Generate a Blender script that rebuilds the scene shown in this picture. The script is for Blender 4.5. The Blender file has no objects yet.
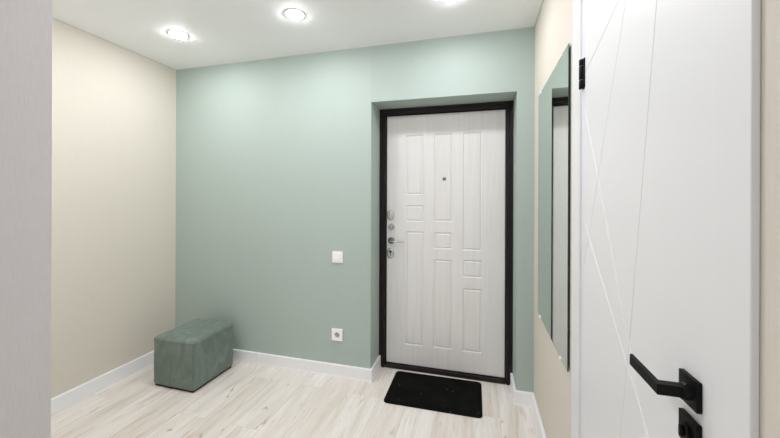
import bpy, bmesh, math, random
from mathutils import Vector, Matrix, noise
random.seed(4)
S = bpy.context.scene
C = S.collection
PI = math.pi

# ------------------------------------------------------------------ sizes of the place (metres)
H = 2.455                       # ceiling
XL, XR = -2.555, 0.3485         # hall side walls
YB = 2.292                      # green back wall
YD = 2.507                      # face of the entry door frame in its niche
NL, NR, NT = -0.760, 0.242, 2.045
XC, YC = -0.95, 0.53            # corner where the corridor's wall ends
YR = -2.2                       # far end of the corridor
BH, BT = 0.092, 0.018           # skirting board

# ------------------------------------------------------------------ materials
def lin(c):
    return tuple(((v/255)/12.92 if v/255 <= .04045 else ((v/255+.055)/1.055)**2.4) for v in c) + (1,)

class M:
    def __init__(s, name, rough=.5, color=(200,200,200), metallic=0, spec=.5):
        s.m = bpy.data.materials.new(name); s.m.use_nodes = True
        s.nt = s.m.node_tree; s.n = s.nt.nodes; s.b = s.n['Principled BSDF']
        s.b.inputs['Base Color'].default_value = lin(color)
        s.b.inputs['Roughness'].default_value = rough
        s.b.inputs['Metallic'].default_value = metallic
        s.b.inputs['Specular IOR Level'].default_value = spec
        s.tc = s.n.new('ShaderNodeTexCoord')
    def link(s, a, b): s.nt.links.new(a, b)
    def mapping(s, scale=(1,1,1), rot=(0,0,0), loc=(0,0,0)):
        m = s.n.new('ShaderNodeMapping'); m.inputs['Scale'].default_value = scale
        m.inputs['Rotation'].default_value = rot; m.inputs['Location'].default_value = loc
        s.link(s.tc.outputs['Object'], m.inputs['Vector']); return m.outputs[0]
    def noise(s, vec, scale=5, detail=3, rough=.5, dist=0):
        t = s.n.new('ShaderNodeTexNoise'); t.inputs['Scale'].default_value = scale
        t.inputs['Detail'].default_value = detail; t.inputs['Roughness'].default_value = rough
        t.inputs['Distortion'].default_value = dist
        s.link(vec, t.inputs['Vector']); return t.outputs['Fac']
    def ramp(s, fac, stops):
        r = s.n.new('ShaderNodeValToRGB'); e = r.color_ramp.elements
        while len(e) < len(stops): e.new(.5)
        for k, (p, c) in enumerate(stops):
            e[k].position = p; e[k].color = lin(c) if max(c) > 1 else tuple(c)+(1,)
        s.link(fac, r.inputs[0]); return r.outputs[0]
    def mix(s, fac, a, b, mode='MIX'):
        x = s.n.new('ShaderNodeMix'); x.data_type = 'RGBA'; x.blend_type = mode
        for v, i in ((fac, 0), (a, 6), (b, 7)):
            if isinstance(v, (int, float)): x.inputs[i].default_value = v
            elif isinstance(v, tuple): x.inputs[i].default_value = v
            else: s.link(v, x.inputs[i])
        return x.outputs[2]
    def color(s, c): s.link(c, s.b.inputs['Base Color'])
    def bump(s, h, strength=.2, dist=.001):
        b = s.n.new('ShaderNodeBump'); b.inputs['Strength'].default_value = strength
        b.inputs['Distance'].default_value = dist
        s.link(h, b.inputs['Height']); s.link(b.outputs[0], s.b.inputs['Normal'])

def wallpaper(name, dark, light, amp=.5, strength=.25):
    m = M(name, .75, spec=.25)
    fine = m.noise(m.mapping((420, 420, 26)), 1, 3, .6)
    weft = m.noise(m.mapping((60, 60, 700)), 1, 2, .5)
    wide = m.noise(m.mapping((45, 45, 2.2)), 1, 3, .5)
    a = m.mix(.18, fine, wide); a = m.mix(.25, a, weft)
    m.color(m.ramp(a, [(.30, dark), (.70, light)]))
    m.bump(a, strength, .0012)
    return m.m

mat_green = None
def make_green():
    m = M('green_wallpaper', .62, spec=.3)
    fine = m.noise(m.mapping((300, 300, 18)), 1, 3, .6)
    wide = m.noise(m.mapping((9, 9, .6)), 1, 3, .5)
    a = m.mix(.2, fine, wide)
    m.color(m.ramp(a, [(.3, (171,185,178)), (.7, (174,188,181))]))
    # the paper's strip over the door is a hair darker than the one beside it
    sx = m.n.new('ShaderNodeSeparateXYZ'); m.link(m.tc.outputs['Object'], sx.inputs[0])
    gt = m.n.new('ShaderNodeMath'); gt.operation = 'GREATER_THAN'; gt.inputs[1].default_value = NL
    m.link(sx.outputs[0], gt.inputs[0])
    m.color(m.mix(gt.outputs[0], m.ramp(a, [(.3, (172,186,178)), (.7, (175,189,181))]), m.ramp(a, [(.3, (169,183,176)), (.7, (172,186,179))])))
    m.bump(fine, .12, .0008)
    return m.m

def make_floor():
    m = M('pale_oak_laminate', .42, spec=.4)
    br = m.n.new('ShaderNodeTexBrick')
    m.link(m.mapping((1,1,1), (0,0,PI/2), (.35,.06,0)), br.inputs['Vector'])
    br.inputs['Scale'].default_value = 1; br.inputs['Brick Width'].default_value = 1.29
    br.inputs['Row Height'].default_value = .193; br.inputs['Mortar Size'].default_value = .0009
    br.inputs['Mortar Smooth'].default_value = .3; br.offset = .37; br.inputs['Bias'].default_value = 0
    br.inputs['Color1'].default_value = (0,0,0,1); br.inputs['Color2'].default_value = (1,1,1,1)
    br.inputs['Mortar'].default_value = (.5,.5,.5,1)
    rnd = br.outputs['Color']
    # every board gets its own slice of the grain
    off = m.n.new('ShaderNodeVectorMath'); off.operation = 'MULTIPLY_ADD'
    m.link(rnd, off.inputs[0]); off.inputs[1].default_value = (13, 37, 71)
    m.link(m.tc.outputs['Object'], off.inputs[2])
    def mp(scale):
        q = m.n.new('ShaderNodeMapping'); q.inputs['Scale'].default_value = scale
        m.link(off.outputs[0], q.inputs['Vector']); return q.outputs[0]
    broad = m.noise(mp((9, .9, 1)), 1, 4, .55, 1.2)
    fine = m.noise(mp((90, 3.2, 1)), 1, 4, .65, .6)
    streak = m.noise(mp((17, 1.6, 1)), 1, 4, .6, 1.8)
    knot = m.noise(mp((22, 6, 1)), 1, 3, .5, 1.2)
    base = m.ramp(broad, [(.30, (222,215,205)), (.46, (235,231,225)), (.66, (243,242,239))])
    c = m.mix(m.ramp(fine, [(.35, (.42,.42,.42)), (.60, (0,0,0))]), base, lin((212,202,190)))
    c = m.mix(m.ramp(streak, [(.55, (0,0,0)), (.74, (.62,.62,.62))]), c, lin((190,176,160)))
    c = m.mix(m.ramp(knot, [(.68, (0,0,0)), (.78, (.85,.85,.85))]), c, lin((150,130,108)))
    tint = m.ramp(rnd, [(0, (246,243,240)), (1, (255,255,255))])
    c = m.mix(1.0, c, tint, 'MULTIPLY')
    c = m.mix(br.outputs['Fac'], c, lin((200,190,178)))
    m.color(c)
    m.bump(m.mix(br.outputs['Fac'], fine, (0,0,0,1)), .12, .0008)
    return m.m

def make_leafwood():
    m = M('bleached_wood_film', .5, spec=.35)
    fine = m.noise(m.mapping((170, 40, 3.0)), 1, 4, .6, .4)
    wide = m.noise(m.mapping((26, 10, .9)), 1, 4, .55, 1.4)
    a = m.mix(.45, fine, wide)
    m.color(m.ramp(a, [(.30, (217,216,212)), (.5, (226,225,222)), (.70, (229,228,226))]))
    m.bump(fine, .07, .0005)
    return m.m

def make_velvet():
    m = M('grey_green_velvet', .85, (92,112,102), spec=.15)
    big = m.noise(m.mapping((9, 9, 5)), 1, 4, .6, 1.6)
    nap = m.noise(m.mapping((420, 420, 420)), 1, 2, .6)
    a = m.mix(.25, big, nap)
    m.color(m.ramp(a, [(.3, (99,112,103)), (.52, (115,127,119)), (.72, (134,146,138))]))
    m.b.inputs['Sheen Weight'].default_value = .5
    m.b.inputs['Sheen Roughness'].default_value = .4
    m.b.inputs['Sheen Tint'].default_value = lin((190,205,198))
    wr = m.noise(m.mapping((14, 14, 6)), 1, 3, .5, 1.0)
    m.bump(m.mix(.12, wr, nap), .35, .006)
    return m.m

def make_mat():
    m = M('black_doormat_pile', .95, (14,14,13), spec=.1)
    nz = m.noise(m.mapping((350, 350, 350)), 1, 3, .7)
    cloud = m.noise(m.mapping((7, 9, 1)), 1, 4, .6, .5)
    c = m.ramp(m.mix(.5, nz, cloud), [(.38, (5,5,5)), (.66, (24,24,22))])
    v = m.n.new('ShaderNodeTexVoronoi'); v.inputs['Scale'].default_value = 24
    m.link(m.mapping((1,1,.01)), v.inputs['Vector'])
    d = m.ramp(v.outputs['Distance'], [(.07, (1,1,1)), (.12, (0,0,0))])
    sep = m.n.new('ShaderNodeSeparateColor'); m.link(v.outputs['Color'], sep.inputs[0])
    sel = m.ramp(sep.outputs[0], [(.72, (0,0,0)), (.9, (.5,.5,.5))])
    c = m.mix(m.mix(1.0, d, sel, 'MULTIPLY'), c, lin((140,138,128)))
    m.color(c); m.bump(nz, .8, .003)
    return m.m

def make_bronze():
    m = M('dark_bronze_powder_coat', .42, (38,30,28), metallic=.25, spec=.5)
    nz = m.noise(m.mapping((260, 260, 260)), 1, 3, .6)
    m.color(m.ramp(nz, [(.35, (17,13,13)), (.7, (40,31,29))])); m.bump(nz, .25, .0006)
    return m.m

def plain(name, color, rough=.5, metallic=0, spec=.5, bumpamt=.06, scale=300):
    m = M(name, rough, color, metallic, spec)
    nz = m.noise(m.mapping((scale,)*3), 1, 2, .5)
    if bumpamt: m.bump(nz, bumpamt, .0004)
    return m.m

def emitter(name, color, strength):
    m = M(name, .4, (250,250,250))
    m.b.inputs['Emission Color'].default_value = color
    m.b.inputs['Emission Strength'].default_value = strength
    return m.m

LAMP = 222
mat_cream = wallpaper('cream_wallpaper', (213,207,195), (220,215,203))
mat_grey = wallpaper('grey_wallpaper', (206,202,204), (218,214,216), strength=.45)
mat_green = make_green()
mat_ceil = plain('matte_stretch_ceiling', (247,248,248), .55, spec=.3, bumpamt=0)
mat_floor = make_floor()
mat_white = plain('white_skirting', (241,242,243), .33)
mat_trim = plain('pale_ceiling_bead', (206,210,202), .5)
mat_enamel = plain('white_enamel', (231,232,232), .38, spec=.4, bumpamt=.03, scale=180)
mat_jamb = plain('shade_tinted_white_jamb', (226,227,233), .3, bumpamt=.03)  # bluish tint stands in for the shading on the recessed jamb strip
mat_wood = make_leafwood()
mat_bronze = make_bronze()
mat_gap = plain('black_rubber_seal', (14,12,12), .7)
mat_chrome = plain('satin_chrome', (196,198,200), .22, metallic=1, bumpamt=0)
mat_nickel = plain('pale_nickel', (212,208,196), .35, metallic=.6, bumpamt=0)
mat_darkchrome = plain('grey_chrome', (120,124,126), .2, metallic=1, bumpamt=0)
mat_blue = plain('blue_key_slot', (40,50,110), .3, bumpamt=0)
mat_black = plain('matte_black_metal', (6,6,5), .5, spec=.18, bumpamt=.05, scale=500)
mat_plastic = plain('white_plastic', (246,246,249), .3, bumpamt=0)
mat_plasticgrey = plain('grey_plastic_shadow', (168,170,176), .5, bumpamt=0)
mat_velvet = make_velvet()
mat_thread = plain('velvet_piping', (104,118,109), .85, spec=.15, bumpamt=.2)
mat_mat = make_mat()
mat_mirror = plain('silvered_glass', (236,241,235), .0, metallic=1, bumpamt=0)
mat_gedge = plain('green_glass_edge', (30,66,52), .15, bumpamt=0)
mat_lamp = emitter('lit_diffuser', (1.0, .99, 1.035, 1), LAMP)
mat_ring = plain('shade_dark_lamp_ring', (66,66,67), .5, bumpamt=0)  # ring coloured dark so its arc looks shaded beside the bright diffuser
mat_sky = None

# ------------------------------------------------------------------ mesh helpers
def box(bm, lo, hi, bevel=0, seg=2):
    lo = Vector(lo); hi = Vector(hi)
    r = bmesh.ops.create_cube(bm, size=1)
    for v in r['verts']:
        v.co = Vector((lo[i] + (v.co[i]+.5)*(hi[i]-lo[i]) for i in range(3)))
    if bevel:
        es = list({e for v in r['verts'] for e in v.link_edges})
        bmesh.ops.bevel(bm, geom=es, offset=bevel, segments=seg, profile=.5, affect='EDGES')

def lathe(bm, pts, n=40, mat=None):
    """pts: (radius, height) pairs, turned about local Z; mat moves it into place."""
    rings = []
    mat = mat or Matrix()
    for r, z in pts:
        if r <= 1e-6: rings.append([bm.verts.new(mat @ Vector((0,0,z)))])
        else: rings.append([bm.verts.new(mat @ Vector((r*math.cos(2*PI*k/n), r*math.sin(2*PI*k/n), z))) for k in range(n)])
    for a, b in zip(rings, rings[1:]):
        for k in range(n):
            q = (k+1) % n
            if len(a) == 1 and len(b) == 1: continue
            if len(a) == 1: bm.faces.new((a[0], b[q], b[k]))
            elif len(b) == 1: bm.faces.new((a[k], a[q], b[0]))
            else: bm.faces.new((a[k], a[q], b[q], b[k]))
    bmesh.ops.recalc_face_normals(bm, faces=bm.faces[:])

def prism(bm, poly, h0, h1, mat=None, bevel=0):
    """extrude an XY outline from h0 to h1 along Z, then apply mat"""
    mat = mat or Matrix()
    b0 = [bm.verts.new(mat @ Vector((x, y, h0))) for x, y in poly]
    b1 = [bm.verts.new(mat @ Vector((x, y, h1))) for x, y in poly]
    f = [bm.faces.new(b0), bm.faces.new(b1)]
    n = len(poly)
    for k in range(n): f.append(bm.faces.new((b0[k], b0[(k+1) % n], b1[(k+1) % n], b1[k])))
    bmesh.ops.recalc_face_normals(bm, faces=f)
    if bevel:
        es = list({e for v in b0+b1 for e in v.link_edges})
        bmesh.ops.bevel(bm, geom=es, offset=bevel, segments=2, profile=.5, affect='EDGES')

def rounded(w, h, r, n=8):
    out = []
    for cx, cy, a0 in ((w/2-r, h/2-r, 0), (-w/2+r, h/2-r, 90), (-w/2+r, -h/2+r, 180), (w/2-r, -h/2+r, 270)):
        for k in range(n+1):
            a = math.radians(a0 + 90*k/n); out.append((cx + r*math.cos(a), cy + r*math.sin(a)))
    return out

def ellipse(a, b, n=40): return [(a*math.cos(2*PI*k/n), b*math.sin(2*PI*k/n)) for k in range(n)]

def tube(bm, pts, r, n=8, closed=False):
    pts = [Vector(p) for p in pts]; rings = []
    m = len(pts)
    for i, p in enumerate(pts):
        t = (pts[(i+1) % m] - pts[i-1]) if closed else (pts[min(i+1, m-1)] - pts[max(i-1, 0)])
        t.normalize(); up = Vector((0,0,1)) if abs(t.z) < .9 else Vector((1,0,0))
        a = t.cross(up).normalized(); b = t.cross(a)
        rings.append([bm.verts.new(p + a*r*math.cos(2*PI*k/n) + b*r*math.sin(2*PI*k/n)) for k in range(n)])
    for i in range(m if closed else m-1):
        A, B = rings[i], rings[(i+1) % m]
        for k in range(n): bm.faces.new((A[k], A[(k+1) % n], B[(k+1) % n], B[k]))
    if not closed: bm.faces.new(rings[0]); bm.faces.new(rings[-1])
    bmesh.ops.recalc_face_normals(bm, faces=bm.faces[:])

def obj(name, bm, mat, parent=None, smooth=False, mats=None):
    me = bpy.data.meshes.new(name)
    bm.normal_update()
    if smooth:
        for f in bm.faces: f.smooth = True
    bm.to_mesh(me); bm.free()
    for x in (mats or [mat]): me.materials.append(x)
    o = bpy.data.objects.new(name, me); C.objects.link(o)
    if parent: o.parent = parent
    if smooth:
        me.set_sharp_from_angle(angle=math.radians(35))
    return o

def quick(name, mat, parent, fn, smooth=False, **k):
    bm = bmesh.new(); fn(bm); return obj(name, bm, mat, parent, smooth, **k)

def tag(o, label=None, cat=None, group=None, kind=None):
    if label: o['label'] = label
    if cat: o['category'] = cat
    if group: o['group'] = group
    if kind: o['kind'] = kind
    return o

def empty(name, loc, label, cat, group=None, kind=None, rz=0):
    o = bpy.data.objects.new(name, None); C.objects.link(o)
    o.location = loc; o.rotation_euler = (0,0,rz); o.empty_display_size = .1
    return tag(o, label, cat, group, kind)

def struct(name, mat, boxes, label, cat, bevel=0):
    bm = bmesh.new()
    for lo, hi in boxes: box(bm, lo, hi, bevel)
    return tag(obj(name, bm, mat), label, cat, kind='structure')

RX90 = Matrix.Rotation(PI/2, 4, 'X')      # local Z -> world -Y (out of the back wall)
RYM90 = Matrix.Rotation(-PI/2, 4, 'Y')    # local Z -> world -X (out of the right wall)
def T(x, y, z): return Matrix.Translation((x, y, z))

# ------------------------------------------------------------------ room shell
WT = .15
struct('floor', mat_floor, [((XL-WT, YR-WT, -.1), (XR+WT, YB+.45, 0))],
       'pale whitewashed oak laminate boards running towards the entry door', 'floor')
struct('ceiling', mat_ceil, [((XL-WT, YR-WT, H), (XR+WT, YB+.45, H+.1))], 'smooth matt white ceiling with round downlights', 'ceiling')
struct('wall_left', mat_cream, [((XL-WT, YC-WT, 0), (XL, YB+.45, H))], 'cream wallpapered wall beside the green velvet ottoman', 'wall')
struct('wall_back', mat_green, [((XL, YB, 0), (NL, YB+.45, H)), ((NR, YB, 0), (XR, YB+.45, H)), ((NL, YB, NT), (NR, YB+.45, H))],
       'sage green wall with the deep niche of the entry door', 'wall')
DY0, DY1, DZ = .585, 1.277, 2.045        # opening of the white interior door
struct('wall_right', mat_cream, [((XR, DY1, 0), (XR+WT, YB+.45, H)), ((XR, YR, 0), (XR+WT, DY0, H)), ((XR, DY0, DZ), (XR+WT, DY1, H))],
       'cream wallpapered wall carrying the tall mirror and white door', 'wall')
struct('wall_corridor', mat_grey, [((XC-WT, YR, 0), (XC, YC, H)), ((XL-WT, YC-WT, 0), (XC-WT, YC, H))],
       'light grey thread textured wall end close to the viewer', 'wall')
WX0, WX1, WZ0, WZ1 = -.75, .15, .75, 2.1
struct('wall_rear', mat_grey, [((XC-WT, YR-WT, 0), (WX0, YR, H)), ((WX1, YR-WT, 0), (XR+WT, YR, H)),
       ((WX0, YR-WT, 0), (WX1, YR, WZ0)), ((WX0, YR-WT, WZ1), (WX1, YR, H))], 'grey wall at the far end of the corridor around an added window', 'wall')
bm = bmesh.new()
for lo, hi in [((WX0, YR-.10, WZ0), (WX0+.06, YR-.04, WZ1)), ((WX1-.06, YR-.10, WZ0), (WX1, YR-.04, WZ1)),
               ((WX0+.06, YR-.10, WZ0), (WX1-.06, YR-.04, WZ0+.06)), ((WX0+.06, YR-.10, WZ1-.06), (WX1-.06, YR-.04, WZ1)),
               ((-.33, YR-.10, WZ0+.06), (-.27, YR-.04, WZ1-.06))]: box(bm, lo, hi, .004)
tag(obj('added_window_1', bm, mat_white), 'added out-of-view white framed window for fill light at the far end of the corridor', 'window', kind='structure')  # window added out of view as a source for cool corridor fill

# slim bead where the ceiling meets the walls
def bead(name, lo, hi, label): struct(name, mat_trim, [(lo, hi)], label, 'ceiling bead')
bead('trim_1', (XL+.005, YB-.003, H-.003), (XR-.005, YB, H), 'thin pale bead between the ceiling and the sage green wall')
bead('trim_2', (XL, YC, H-.003), (XL+.005, YB, H), 'thin pale bead between the ceiling and the wall by the ottoman')
bead('trim_3', (XR-.005, DY1+.1, H-.003), (XR, YB, H), 'thin pale bead between the ceiling and the wall above the mirror')

# skirting: an extruded profile, rounded on top
def skirt(name, p0, p1, out, label, m0=0, m1=0, joint=None):
    """board from p0 to p1 on the floor, standing against the wall; out = unit vector into the room; m0/m1: mitre lengths"""
    prof = [(0,0), (BT,0), (BT,.010), (BT-.002,.012), (BT-.002,BH-.012), (BT-.001,BH-.010), (BT-.001,BH-.004), (BT-.004,BH), (0,BH)]
    p0 = Vector(p0+(0,)); p1 = Vector(p1+(0,)); o = Vector(out+(0,)); d = (p1-p0).normalized()
    bm = bmesh.new(); rings = []
    for p, mm, sg in ((p0, m0, 1), (p1, m1, -1)):
        rings.append([bm.verts.new(p + o*a + d*sg*mm*(a/BT) + Vector((0,0,b))) for a, b in prof])
    n = len(prof)
    for k in range(n): bm.faces.new((rings[0][k], rings[0][(k+1) % n], rings[1][(k+1) % n], rings[1][k]))
    bm.faces.new(rings[0]); bm.faces.new(rings[1])
    bmesh.ops.recalc_face_normals(bm, faces=bm.faces[:])
    ob = tag(obj(name, bm, mat_white), label, 'skirting board', kind='structure')
    if joint:                                     # slim joining clip between two lengths of board
        for q in joint:
            c = p0 + d*q
            bm = bmesh.new()
            lo = c - d*.0014; hi = c + d*.0014 + o*(BT+.0005)
            box(bm, (min(lo.x,hi.x), min(lo.y,hi.y), 0), (max(lo.x,hi.x), max(lo.y,hi.y), BH+.001), .0005, 1)
            obj('joint_clip', bm, mat_plastic, ob)
    return ob
skirt('baseboard_left', (XL, YC), (XL, YB), (1,0), 'white skirting board along the wall behind the ottoman', m1=BT)
skirt('baseboard_back', (XL, YB), (NL, YB), (0,-1), 'long white skirting board under the socket on the green wall', m0=BT, m1=-BT, joint=[.865])
skirt('baseboard_niche_left', (NL, YB), (NL, YD), (1,0), 'short white skirting return on the lock side of the entry niche', m0=-BT)
skirt('baseboard_niche_right', (NR, YB), (NR, YD), (-1,0), 'short white skirting return on the hinge side of the entry niche', m0=-BT)
skirt('baseboard_back_right', (NR, YB), (XR, YB), (0,-1), 'tiny white skirting piece between entry niche and mirror wall', m0=-BT, m1=BT)
skirt('baseboard_right', (XR, YB), (XR, 1.366), (-1,0), 'white skirting board beneath the tall mirror', m0=BT)
skirt('baseboard_corridor', (XR, .526), (XR, YR), (-1,0), 'white skirting board along the corridor beyond the interior door')

# ------------------------------------------------------------------ entry door in its niche
d1 = empty('door_1', ((NL+NR)/2, YD, 0), 'whitewashed panelled entry door in a dark bronze steel frame', 'entry door', kind='structure')
def rel(o, parent):                       # keep world coordinates when parenting
    o.parent = parent; o.matrix_parent_inverse = parent.matrix_world.inverted(); return o
bpy.context.view_layer.update()
def part(name, mat, parent, fn, smooth=False, **k):
    o = quick(name, mat, None, fn, smooth, **k)
    bpy.context.view_layer.update()
    return rel(o, parent)

FW = .050
def frame_mesh(bm):
    # (distance in from the outer edge, depth behind the frame's face)
    prof = [(0,0), (.022,0), (.024,.003), (.026,.003), (.029,-.003), (.036,-.003), (.040,.004), (.046,.004), (.047,.040), (FW,.040), (FW,.09), (0,.09)]
    def loop(px, pz, sx, sz):
        return [bm.verts.new((px + sx*a, YD + b, pz + sz*a)) for a, b in prof]
    L = [loop(NL, 0, 1, 0), loop(NL, NT, 1, -1), loop(NR, NT, -1, -1), loop(NR, 0, -1, 0)]
    n = len(prof)
    for A, B in zip(L, L[1:]):
        for k in range(n): bm.faces.new((A[k], A[(k+1) % n], B[(k+1) % n], B[k]))
    bm.faces.new(L[0]); bm.faces.new(L[-1])
    bmesh.ops.recalc_face_normals(bm, faces=bm.faces[:])
part('door_frame', mat_bronze, d1, frame_mesh)
part('threshold', mat_bronze, d1, lambda bm: (box(bm, (NL+FW, YD+.001, 0), (NR-FW, YD+.09, .030), .003)))
part('door_seal', mat_gap, d1, lambda bm: [box(bm, *q) for q in (
    ((NL+FW, YD+.048, .03), (NL+FW+.012, YD+.088, NT-FW)), ((NR-FW-.012, YD+.048, .03), (NR-FW, YD+.088, NT-FW)),
    ((NL+FW+.012, YD+.048, NT-FW-.012), (NR-FW-.012, YD+.088, NT-FW)), ((NL+FW+.012, YD+.048, .03), (NR-FW-.012, YD+.088, .036)))])
LX0, LX1, LZ0, LZ1 = NL+FW+.003, NR-FW-.002, .034, NT-FW-.003
YL = YD + .026                                      # face of the leaf
COLS = [((-.552,-.409), [(1.367,1.838), (1.157,1.287), (.191,1.082)]),
        ((-.331,-.189), [(1.162,1.838), (.953,1.082), (.193,.873)]),
        ((-.113,.028), [(.951,1.838), (.748,.881), (.191,.667)])]
RECTS = [(a, b, c, d) for (a, b), zs in COLS for c, d in zs]
PROF = [(0, 0), (.008, .0065), (.010, .007), (.018, .0006), (.02, .0006)]
def depth_at(x, z):
    for a, b, c, d in RECTS:
        if a-1e-6 <= x <= b+1e-6 and c-1e-6 <= z <= d+1e-6:
            t = min(x-a, b-x, z-c, d-z)
            for (p, q), (r, s_) in zip(PROF, PROF[1:]):
                if t <= r: return q + (s_-q)*(t-p)/(r-p)
            return PROF[-1][1]
    return 0
def leaf_mesh(bm):
    xs = {LX0, LX1, LX0+.004, LX1-.004}; zs = {LZ0, LZ1, LZ0+.004, LZ1-.004}
    for a, b, c, d in RECTS:
        for p, _ in PROF:
            xs |= {a+p, b-p}; zs |= {c+p, d-p}
    def uniq(s):
        out = []
        for v in sorted(s):
            if not out or v-out[-1] > 2e-4: out.append(v)
        return out
    xs, zs = uniq(xs), uniq(zs)
    G = []
    for z in zs:
        row = []
        for x in xs:
            e = .003 if (x in (xs[0], xs[-1]) or z in (zs[0], zs[-1])) else 0
            row.append(bm.verts.new((x, YL + e + depth_at(x, z), z)))
        G.append(row)
    for j in range(len(zs)-1):
        for i in range(len(xs)-1):
            bm.faces.new((G[j][i], G[j][i+1], G[j+1][i+1], G[j+1][i]))
    # sides and back
    Bk = {}
    def bk(i, j):
        if (i, j) not in Bk: Bk[(i, j)] = bm.verts.new((xs[i], YL+.022, zs[j]))
        return Bk[(i, j)]
    nx, nz = len(xs)-1, len(zs)-1
    for i in range(nx):
        bm.faces.new((G[0][i+1], G[0][i], bk(i,0), bk(i+1,0))); bm.faces.new((G[nz][i], G[nz][i+1], bk(i+1,nz), bk(i,nz)))
    for j in range(nz):
        bm.faces.new((G[j][0], G[j+1][0], bk(0,j+1), bk(0,j))); bm.faces.new((G[j+1][nx], G[j][nx], bk(nx,j), bk(nx,j+1)))
    border = [bk(i,0) for i in range(nx+1)] + [bk(nx,j) for j in range(1,nz+1)] + [bk(i,nz) for i in range(nx-1,-1,-1)] + [bk(0,j) for j in range(nz-1,0,-1)]
    bm.faces.new(border[::-1])
    bmesh.ops.recalc_face_normals(bm, faces=bm.faces[:])
part('door_leaf', mat_wood, d1, leaf_mesh)
part('leaf_core', mat_gap, d1, lambda bm: box(bm, (LX0+.01, YL+.022, LZ0+.003), (LX1-.01, YL+.075, LZ1-.01)))
# peephole
part('peephole', mat_darkchrome, d1, lambda bm: lathe(bm, [(0,0), (.013,0), (.013,.003), (.010,.005), (.007,.0055), (.006,.003), (0,.0025)], 28, T(-.252, YL, 1.491) @ RX90), True)
# oval cover of the upper lock
u = part('lock_cover', mat_chrome, d1, lambda bm: prism(bm, ellipse(.029, .042), 0, .007, T(-.674, YL, 1.207) @ RX90, .002), True)
part('cover_plate', mat_nickel, u, lambda bm: (prism(bm, ellipse(.022, .035), .007, .012, T(-.674, YL, 1.207) @ RX90, .002),
     box(bm, (-.678, YL-.021, 1.190), (-.670, YL-.012, 1.224), .002)), True)
# round thumb turn
u = part('thumb_turn', mat_chrome, d1, lambda bm: lathe(bm, [(0,0), (.026,0), (.026,.004), (.023,.008), (0,.009)], 32, T(-.668, YL, 1.112) @ RX90), True)
part('turn_knob', mat_chrome, u, lambda bm: prism(bm, rounded(.030, .011, .005), .008, .024, T(-.668, YL, 1.112) @ RX90 @ Matrix.Rotation(.15, 4, 'Z'), .001), True)
# lever handle
u = part('handle_rosette', mat_darkchrome, d1, lambda bm: (lathe(bm, [(0,0), (.026,0), (.026,.005), (.022,.010), (.011,.012), (.010,.044), (0,.046)], 36, T(-.668, YL, 1.004) @ RX90)), True)
def lever(bm):
    pts = [(-.668,YL-.043,1.004), (-.655,YL-.048,1.004), (-.635,YL-.050,1.004), (-.60,YL-.049,1.003), (-.570,YL-.046,1.002), (-.556,YL-.043,1.001)]
    tube(bm, pts, .0072, 12)
part('handle_lever', mat_chrome, u, lever, True)
# oval escutcheon with key slot
u = part('key_escutcheon', mat_chrome, d1, lambda bm: prism(bm, ellipse(.029, .043), 0, .007, T(-.674, YL, .905) @ RX90, .002), True)
part('keyhole_shutter', mat_nickel, u, lambda bm: prism(bm, ellipse(.021, .034), .007, .010, T(-.674, YL, .905) @ RX90, .001), True)
tag(part('key_slot', mat_blue, u, lambda bm: (lathe(bm, [(0,.010), (.011,.010), (.011,.013), (.009,.014), (0,.014)], 20, T(-.672, YL, .918) @ RX90),
     box(bm, (-.674, YL-.013, .885), (-.668, YL-.010, .912), .001)), True), 'dark blue key slot')

# ------------------------------------------------------------------ white interior door in the right wall
XF = XR - .010                               # face of the casing
d2 = empty('door_2', (XR, .9, 0), 'white interior door with thin crossing diagonal grooves and black lever', 'interior door', kind='structure')
bpy.context.view_layer.update()
part('door_jamb', mat_jamb, d2, lambda bm: [box(bm, *q) for q in (
    ((XR, DY0, 0), (XR+WT, .600, DZ)), ((XR-.003, 1.226, 0), (XR+WT, DY1, DZ)), ((XR, .600, 2.030), (XR+WT, 1.226, DZ)))])
CW = .0722
part('door_casing', mat_enamel, d2, lambda bm: box(bm, (XF, .529, 0), (XR, .529+CW, 2.110), .0015))
part('door_casing', mat_enamel, d2, lambda bm: box(bm, (XF, 1.274, 0), (XR, 1.366, 2.110), .0015))
part('door_casing', mat_enamel, d2, lambda bm: box(bm, (XF, .529+CW, 2.036), (XR, 1.274, 2.110), .0015))
LF = XF + .002                               # face of the leaf
GY0, GY1, GZ0, GZ1 = .602, 1.222, .010, 2.028
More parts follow.
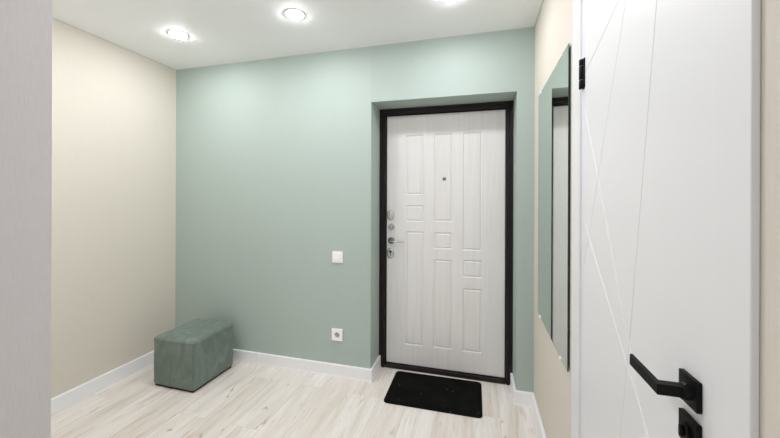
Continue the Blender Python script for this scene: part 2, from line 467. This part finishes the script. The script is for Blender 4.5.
def groove_leaf():
    bm = bmesh.new(); box(bm, (LF, GY0, GZ0), (LF+.040, GY1, GZ1))
    o = obj('door_leaf', bm, mat_enamel)
    segs = [((.60,1.960), (1.225,1.762)), ((.818,2.03), (1.225,1.124)), ((.722,2.03), (.816,1.435)), ((.816,1.435), (.873,1.079)),
            ((.873,1.079), (.934,.757)), ((.934,.757), (1.075,0.0)),
            ((1.225,1.650), (.598,.462)), ((1.225,1.270), (.598,.672))]
    cutters = []
    for k_, ((y0, z0), (y1, z1)) in enumerate(segs):
        gw = .0042 if k_ >= 6 else .0028
        a = Vector((0, y0, z0)); b = Vector((0, y1, z1)); d = (b-a).normalized(); nrm = Vector((0, -d.z, d.y))
        bm = bmesh.new(); R = []
        for p in (a - d*.0005, b + d*.0005):
            R.append([bm.verts.new(Vector((LF-.001, p.y, p.z)) + nrm*gw), bm.verts.new(Vector((LF-.001, p.y, p.z)) - nrm*gw),
                      bm.verts.new(Vector((LF+.0020, p.y, p.z)))])
        for k in range(3): bm.faces.new((R[0][k], R[0][(k+1) % 3], R[1][(k+1) % 3], R[1][k]))
        bm.faces.new(R[0]); bm.faces.new(R[1]); bmesh.ops.recalc_face_normals(bm, faces=bm.faces[:])
        c = obj('cut', bm, mat_enamel); cutters.append(c)
        md = o.modifiers.new('g', 'BOOLEAN'); md.operation = 'DIFFERENCE'; md.solver = 'EXACT'; md.object = c
    dg = bpy.context.evaluated_depsgraph_get()
    me = bpy.data.meshes.new_from_object(o.evaluated_get(dg))
    o.modifiers.clear(); o.data = me
    for c in cutters: bpy.data.objects.remove(c)
    return o
lf = groove_leaf(); bpy.context.view_layer.update(); rel(lf, d2)
def hinge(zc):
    x, y = XF-.003, 1.240
    h = part('hinge', mat_black, d2, lambda bm: [lathe(bm, [(0,a), (.0075,a), (.0085,a+.002), (.0085,b-.002), (.0075,b), (0,b)], 20, T(x, y, zc))
        for a, b in ((-.050,-.020), (-.018,.028), (.030,.050))], True)
    part('hinge_pin', mat_white, h, lambda bm: lathe(bm, [(0,-.062), (.004,-.058), (.005,-.050), (.005,.050), (0,.053)], 14, T(x, y, zc)), True)
    part('hinge_plate', mat_black, h, lambda bm: box(bm, (XF-.002, y-.020, zc-.049), (LF-.0002, y-.004, zc+.049), .0004))
hinge(1.766); hinge(.27)
# square rose with cranked flat lever
HY, HZ = .6495, 1.0350
u = part('handle_rosette', mat_black, d2, lambda bm: (box(bm, (LF-.008, HY-.0243, HZ-.0243), (LF, HY+.0243, HZ+.0243), .0012),
     lathe(bm, [(.0125,.008), (.0125,.020), (.0105,.022), (0,.022)], 28, T(LF, HY-.006, HZ) @ RYM90)), True)
def flat_lever(bm):
    zc = HZ+.0012; hh = .0090
    xo = .2845                                  # room side of the blade
    prof = [(LF-.018, HY+.002), (LF-.018, HY-.014), (xo, HY-.014), (xo, HY+.088), (xo+.004, HY+.097), (xo+.009, HY+.097), (xo+.009, HY+.002)]
    prism(bm, prof, zc-hh, zc+hh, None, .0012)
part('handle_lever', mat_black, u, flat_lever)
part('grub_screw', mat_chrome, u, lambda bm: lathe(bm, [(0,0), (.003,0), (.003,.0015), (0,.0015)], 12, T(LF-.015, HY-.006, HZ+.0122)), True)
LKZ = .9675
u = part('lock_plate', mat_black, d2, lambda bm: box(bm, (LF-.008, HY-.0243, LKZ-.0243), (LF, HY+.0243, LKZ+.0243), .0012))
part('thumb_turn', mat_black, u, lambda bm: (lathe(bm, [(.0125,.008), (.0125,.012), (.011,.013), (0,.013)], 28, T(LF, HY, LKZ) @ RYM90),
     prism(bm, rounded(.018, .006, .0028), .013, .019, T(LF, HY, LKZ) @ RYM90, .001)), True)

# ------------------------------------------------------------------ tall frameless mirror
mi = empty('wall_mirror', (XR, 1.774, .66), 'tall frameless rectangular mirror held by small white clips', 'mirror')
bpy.context.view_layer.update()
MX, MY0, MY1, MZ0, MZ1 = XR-.0072, 1.425, 2.124, .668, 1.954
bm = bmesh.new(); box(bm, (MX, MY0, MZ0), (MX+.004, MY1, MZ1)); bm.normal_update()
for f in bm.faces: f.material_index = 0 if f.normal.x < -.9 else 1
g = obj('mirror_glass', bm, None, mats=[mat_mirror, mat_gedge]); rel(g, mi)
part('mounting_strip', mat_plastic, mi, lambda bm: [box(bm, (MX+.004, y-.02, 1.0), (XR-.003, y+.02, 1.7)) for y in (1.6, 1.95)])
for y, z in ((1.535, MZ1), (2.045, MZ1), (1.535, MZ0), (2.045, MZ0)):
    s = 1 if z == MZ1 else -1
    part('mirror_clip', mat_plastic, mi, lambda bm: (box(bm, (MX-.004, y-.008, min(z-s*.007, z+s*.006)), (MX-.0002, y+.008, max(z-s*.007, z+s*.006)), .001),
         box(bm, (MX-.0002, y-.008, min(z+s*.0005, z+s*.006)), (XR-.004, y+.008, max(z+s*.0005, z+s*.006)))))

mi.rotation_euler = (0, 0, math.radians(-.5))

# ------------------------------------------------------------------ light switch and socket on the green wall
def plate(bm, z): prism(bm, rounded(.086, .086, .005), 0, .009, T(-1.021, YB, z) @ RX90, .0015)
sw = empty('light_switch', (-1.021, YB, .896), 'white single rocker light switch on the green wall', 'light switch')
bpy.context.view_layer.update()
part('switch_frame', mat_plastic, sw, lambda bm: (prism(bm, rounded(.086, .086, .005), 0, .008, T(-1.021, YB, .897) @ RX90, .0015)))
part('rocker', mat_plastic, sw, lambda bm: (prism(bm, rounded(.056, .056, .003), .008, .013, T(-1.021, YB, .897) @ RX90 @ Matrix.Rotation(.03, 4, 'X'), .0015)))
so = empty('power_socket', (-1.021, YB, .313), 'white round-well power socket just above the skirting board', 'power socket')
bpy.context.view_layer.update()
def ring_plate(bm, half, r, h0, h1, mat, n=48, rr=.004):
    """square plate with a round hole"""
    outer = []
    for k in range(n):
        a = 2*PI*k/n; c, s_ = math.cos(a), math.sin(a); q = half/max(abs(c), abs(s_)); outer.append((c*q, s_*q))
    inner = [(r*math.cos(2*PI*k/n), r*math.sin(2*PI*k/n)) for k in range(n)]
    V = [[bm.verts.new(mat @ Vector((x, y, h))) for x, y in P] for P, h in ((outer,h0), (outer,h1-.001), ([(x*.98,y*.98) for x,y in outer],h1), (inner,h1), (inner,h0))]
    for A, B in zip(V, V[1:]+V[:1]):
        for k in range(n): bm.faces.new((A[k], A[(k+1) % n], B[(k+1) % n], B[k]))
    bmesh.ops.recalc_face_normals(bm, faces=bm.faces[:])
SZ = .3135
part('socket_frame', mat_plastic, so, lambda bm: ring_plate(bm, .0435, .0205, 0, .011, T(-1.021, YB, SZ) @ RX90))
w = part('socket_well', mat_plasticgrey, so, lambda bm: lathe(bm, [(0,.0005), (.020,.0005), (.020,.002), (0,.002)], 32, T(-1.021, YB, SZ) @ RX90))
part('contact_pin', mat_chrome, w, lambda bm: lathe(bm, [(0,.002), (.0035,.002), (.0035,.0045), (0,.0045)], 12, T(-1.031, YB, SZ) @ RX90))
part('contact_pin', mat_chrome, w, lambda bm: lathe(bm, [(0,.002), (.0035,.002), (.0035,.0045), (0,.0045)], 12, T(-1.011, YB, SZ) @ RX90))
for q in (-.0175, .0175): part('earth_clip', mat_chrome, w, lambda bm: box(bm, (-1.024, YB-.009, SZ+q-.001), (-1.018, YB-.002, SZ+q+.001)))

# ------------------------------------------------------------------ velvet ottoman cube
OW, OD, OZ0, OZ1 = .364, .382, .010, .350
ot = empty('ottoman', (-2.053, 2.013, 0), 'small grey-green velvet cube ottoman standing in the corner', 'ottoman', rz=math.radians(-.8))
def soft_box(bm):
    n = 26; cx = OW/2; cy = OD/2; cz = (OZ1-OZ0)/2; r = .022
    bmesh.ops.create_cube(bm, size=2)
    bmesh.ops.subdivide_edges(bm, edges=bm.edges[:], cuts=n, use_grid_fill=True)
    for v in bm.verts:
        p = v.co.copy()
        # concentrate the vertices near the edges
        q = Vector([math.copysign(abs(c)**.75, c) for c in p])
        w_ = Vector((q.x*cx, q.y*cy, q.z*cz))
        inner = Vector([max(-h+r, min(h-r, c)) for c, h in zip(w_, (cx, cy, cz))])
        dlt = w_ - inner
        if dlt.length > 1e-9: w_ = inner + dlt.normalized()*r if dlt.length > r*.999 or sum(abs(abs(c)-1) < 1e-5 for c in p) >= 1 else w_
        bx, by, bz = 1-q.x**2, 1-q.y**2, 1-q.z**2
        if abs(p.z) > .9999 and p.z > 0: w_.z += .007*(bx*by)**.6
        if abs(p.x) > .9999: w_.x += math.copysign(.004, p.x)*(by*bz)**.6
        if abs(p.y) > .9999: w_.y += math.copysign(.004, p.y)*(bx*bz)**.6
        k = noise.noise(w_*16)*.0016 + noise.noise(w_*42)*.0005
        w_ += w_.normalized()*k
        v.co = w_ + Vector((0,0,(OZ0+OZ1)/2))
    bmesh.ops.recalc_face_normals(bm, faces=bm.faces[:])
quick('upholstery', mat_velvet, ot, soft_box, True)
quick('base', mat_gap, ot, lambda bm: box(bm, (-OW/2+.012, -OD/2+.012, 0), (OW/2-.012, OD/2-.012, OZ0+.006), .002))
def topseam(bm):
    z = OZ1-.015
    pl = [(x, y, z) for x, y in rounded(OW-.001, OD-.001, .024, 6)]
    tube(bm, pl, .0018, 8, True)
quick('top_piping', mat_thread, ot, topseam, True)
quick('side_seam', mat_thread, ot, lambda bm: tube(bm, [(-.045, -OD/2-.003*(1-((z-.18)/.17)**2)-.0006, z) for z in [OZ0+.012+.03*k for k in range(11)]], .0015, 8), True)
quick('edge_piping', mat_thread, ot, lambda bm: tube(bm, [(OW/2-.0045, -OD/2+.0045, OZ0+.012+.031*k) for k in range(11)], .0018, 8), True)

# ------------------------------------------------------------------ doormat
dm = quick('doormat', mat_mat, None, lambda bm: prism(bm, rounded(.632, .402, .030, 8), 0, .007, None, .002))
dm.location = (-.288, 2.279, 0); dm.rotation_euler = (0,0,math.radians(.6))
tag(dm, 'black rounded rectangular doormat speckled with dust at the entry door', 'doormat')

# ------------------------------------------------------------------ round ceiling downlights
def downlight():
    t = empty('ceiling_downlight', (0,0,H), 'x', 'ceiling light', 'round downlights in the white ceiling')
    quick('lamp_ring', mat_ring, t, lambda bm: lathe(bm, [(.0495,0), (.058,0), (.059,-.0015), (.0585,-.0044), (.057,-.0048), (.0560,-.0044), (.053,-.0015), (.0495,-.001)], 48), True)
    quick('lamp_diffuser', mat_lamp, t, lambda bm: lathe(bm, [(.049,-.0005), (.049,-.002), (.0470,-.003), (.0465,-.0075), (.042,-.010), (.028,-.0115), (0,-.012)], 40), True)
    return t
def copy_tree(o):
    r = o.copy(); C.objects.link(r)
    for ch in list(o.children):
        c = ch.copy(); C.objects.link(c); c.parent = r
    return r
lights = [(-1.985, 1.795, 'lit round downlight nearest the cream wall, above the ottoman'),
          (-1.078, 1.775, 'lit round downlight above the switch, between its two neighbours'),
          (-.153, 1.82, 'lit round downlight in the ceiling straight before the entry door'),
          (-1.985, .90, 'added out-of-view fill downlight of the second row above the cream wall'),  # this whole second row is added out of view to light the hall
          (-1.070, .90, 'middle added out-of-view fill downlight of the second row'),
          (-.153, .90, 'added out-of-view fill downlight where the corridor opens into the hall'),
          (-.30, -1.5, 'added out-of-view fill downlight deep in the corridor')]  # lamp added out of view to supply corridor light
first = downlight()
for k, (x, y, lab) in enumerate(lights):
    o = first if k == 0 else copy_tree(first)
    o.location = (x, y, H); o['label'] = lab

# ------------------------------------------------------------------ added cool fill light behind the made-up corridor window
ld = bpy.data.lights.new('added_cool_fill', 'AREA'); ld.shape = 'RECTANGLE'; ld.size = .8; ld.size_y = 1.25
ld.energy = 5; ld.color = (.80, .87, 1.0)
lo = bpy.data.objects.new('added_cool_fill', ld); C.objects.link(lo)
lo.location = ((WX0+WX1)/2, YR-.13, (WZ0+WZ1)/2); lo.rotation_euler = (PI/2, 0, 0)   # faces +Y
W = bpy.data.worlds.new('World'); S.world = W; W.use_nodes = True
bg = W.node_tree.nodes['Background']; bg.inputs[0].default_value = (.75,.85,1,1); bg.inputs[1].default_value = .6

# ------------------------------------------------------------------ camera
F = 328.98
cd = bpy.data.cameras.new('Camera'); cd.sensor_width = 36; cd.lens = F/780*36
cd.shift_y = (197.0-219)/780; cd.clip_start = .02
co = bpy.data.objects.new('Camera', cd); C.objects.link(co)
co.matrix_world = T(0, 0, 1.3504) @ Matrix.Rotation(.2624, 4, 'Z') @ Matrix.Rotation(PI/2, 4, 'X') @ Matrix.Rotation(.0036, 4, 'Z')
S.camera = co
vs = S.view_settings; vs.view_transform = 'Standard'; vs.look = 'None'; vs.gamma = 1; vs.exposure = 0
vs.use_curve_mapping = False
S.cycles.max_bounces = 14; S.cycles.diffuse_bounces = 8; S.cycles.use_denoising = True
S.cycles.sample_clamp_indirect = 4
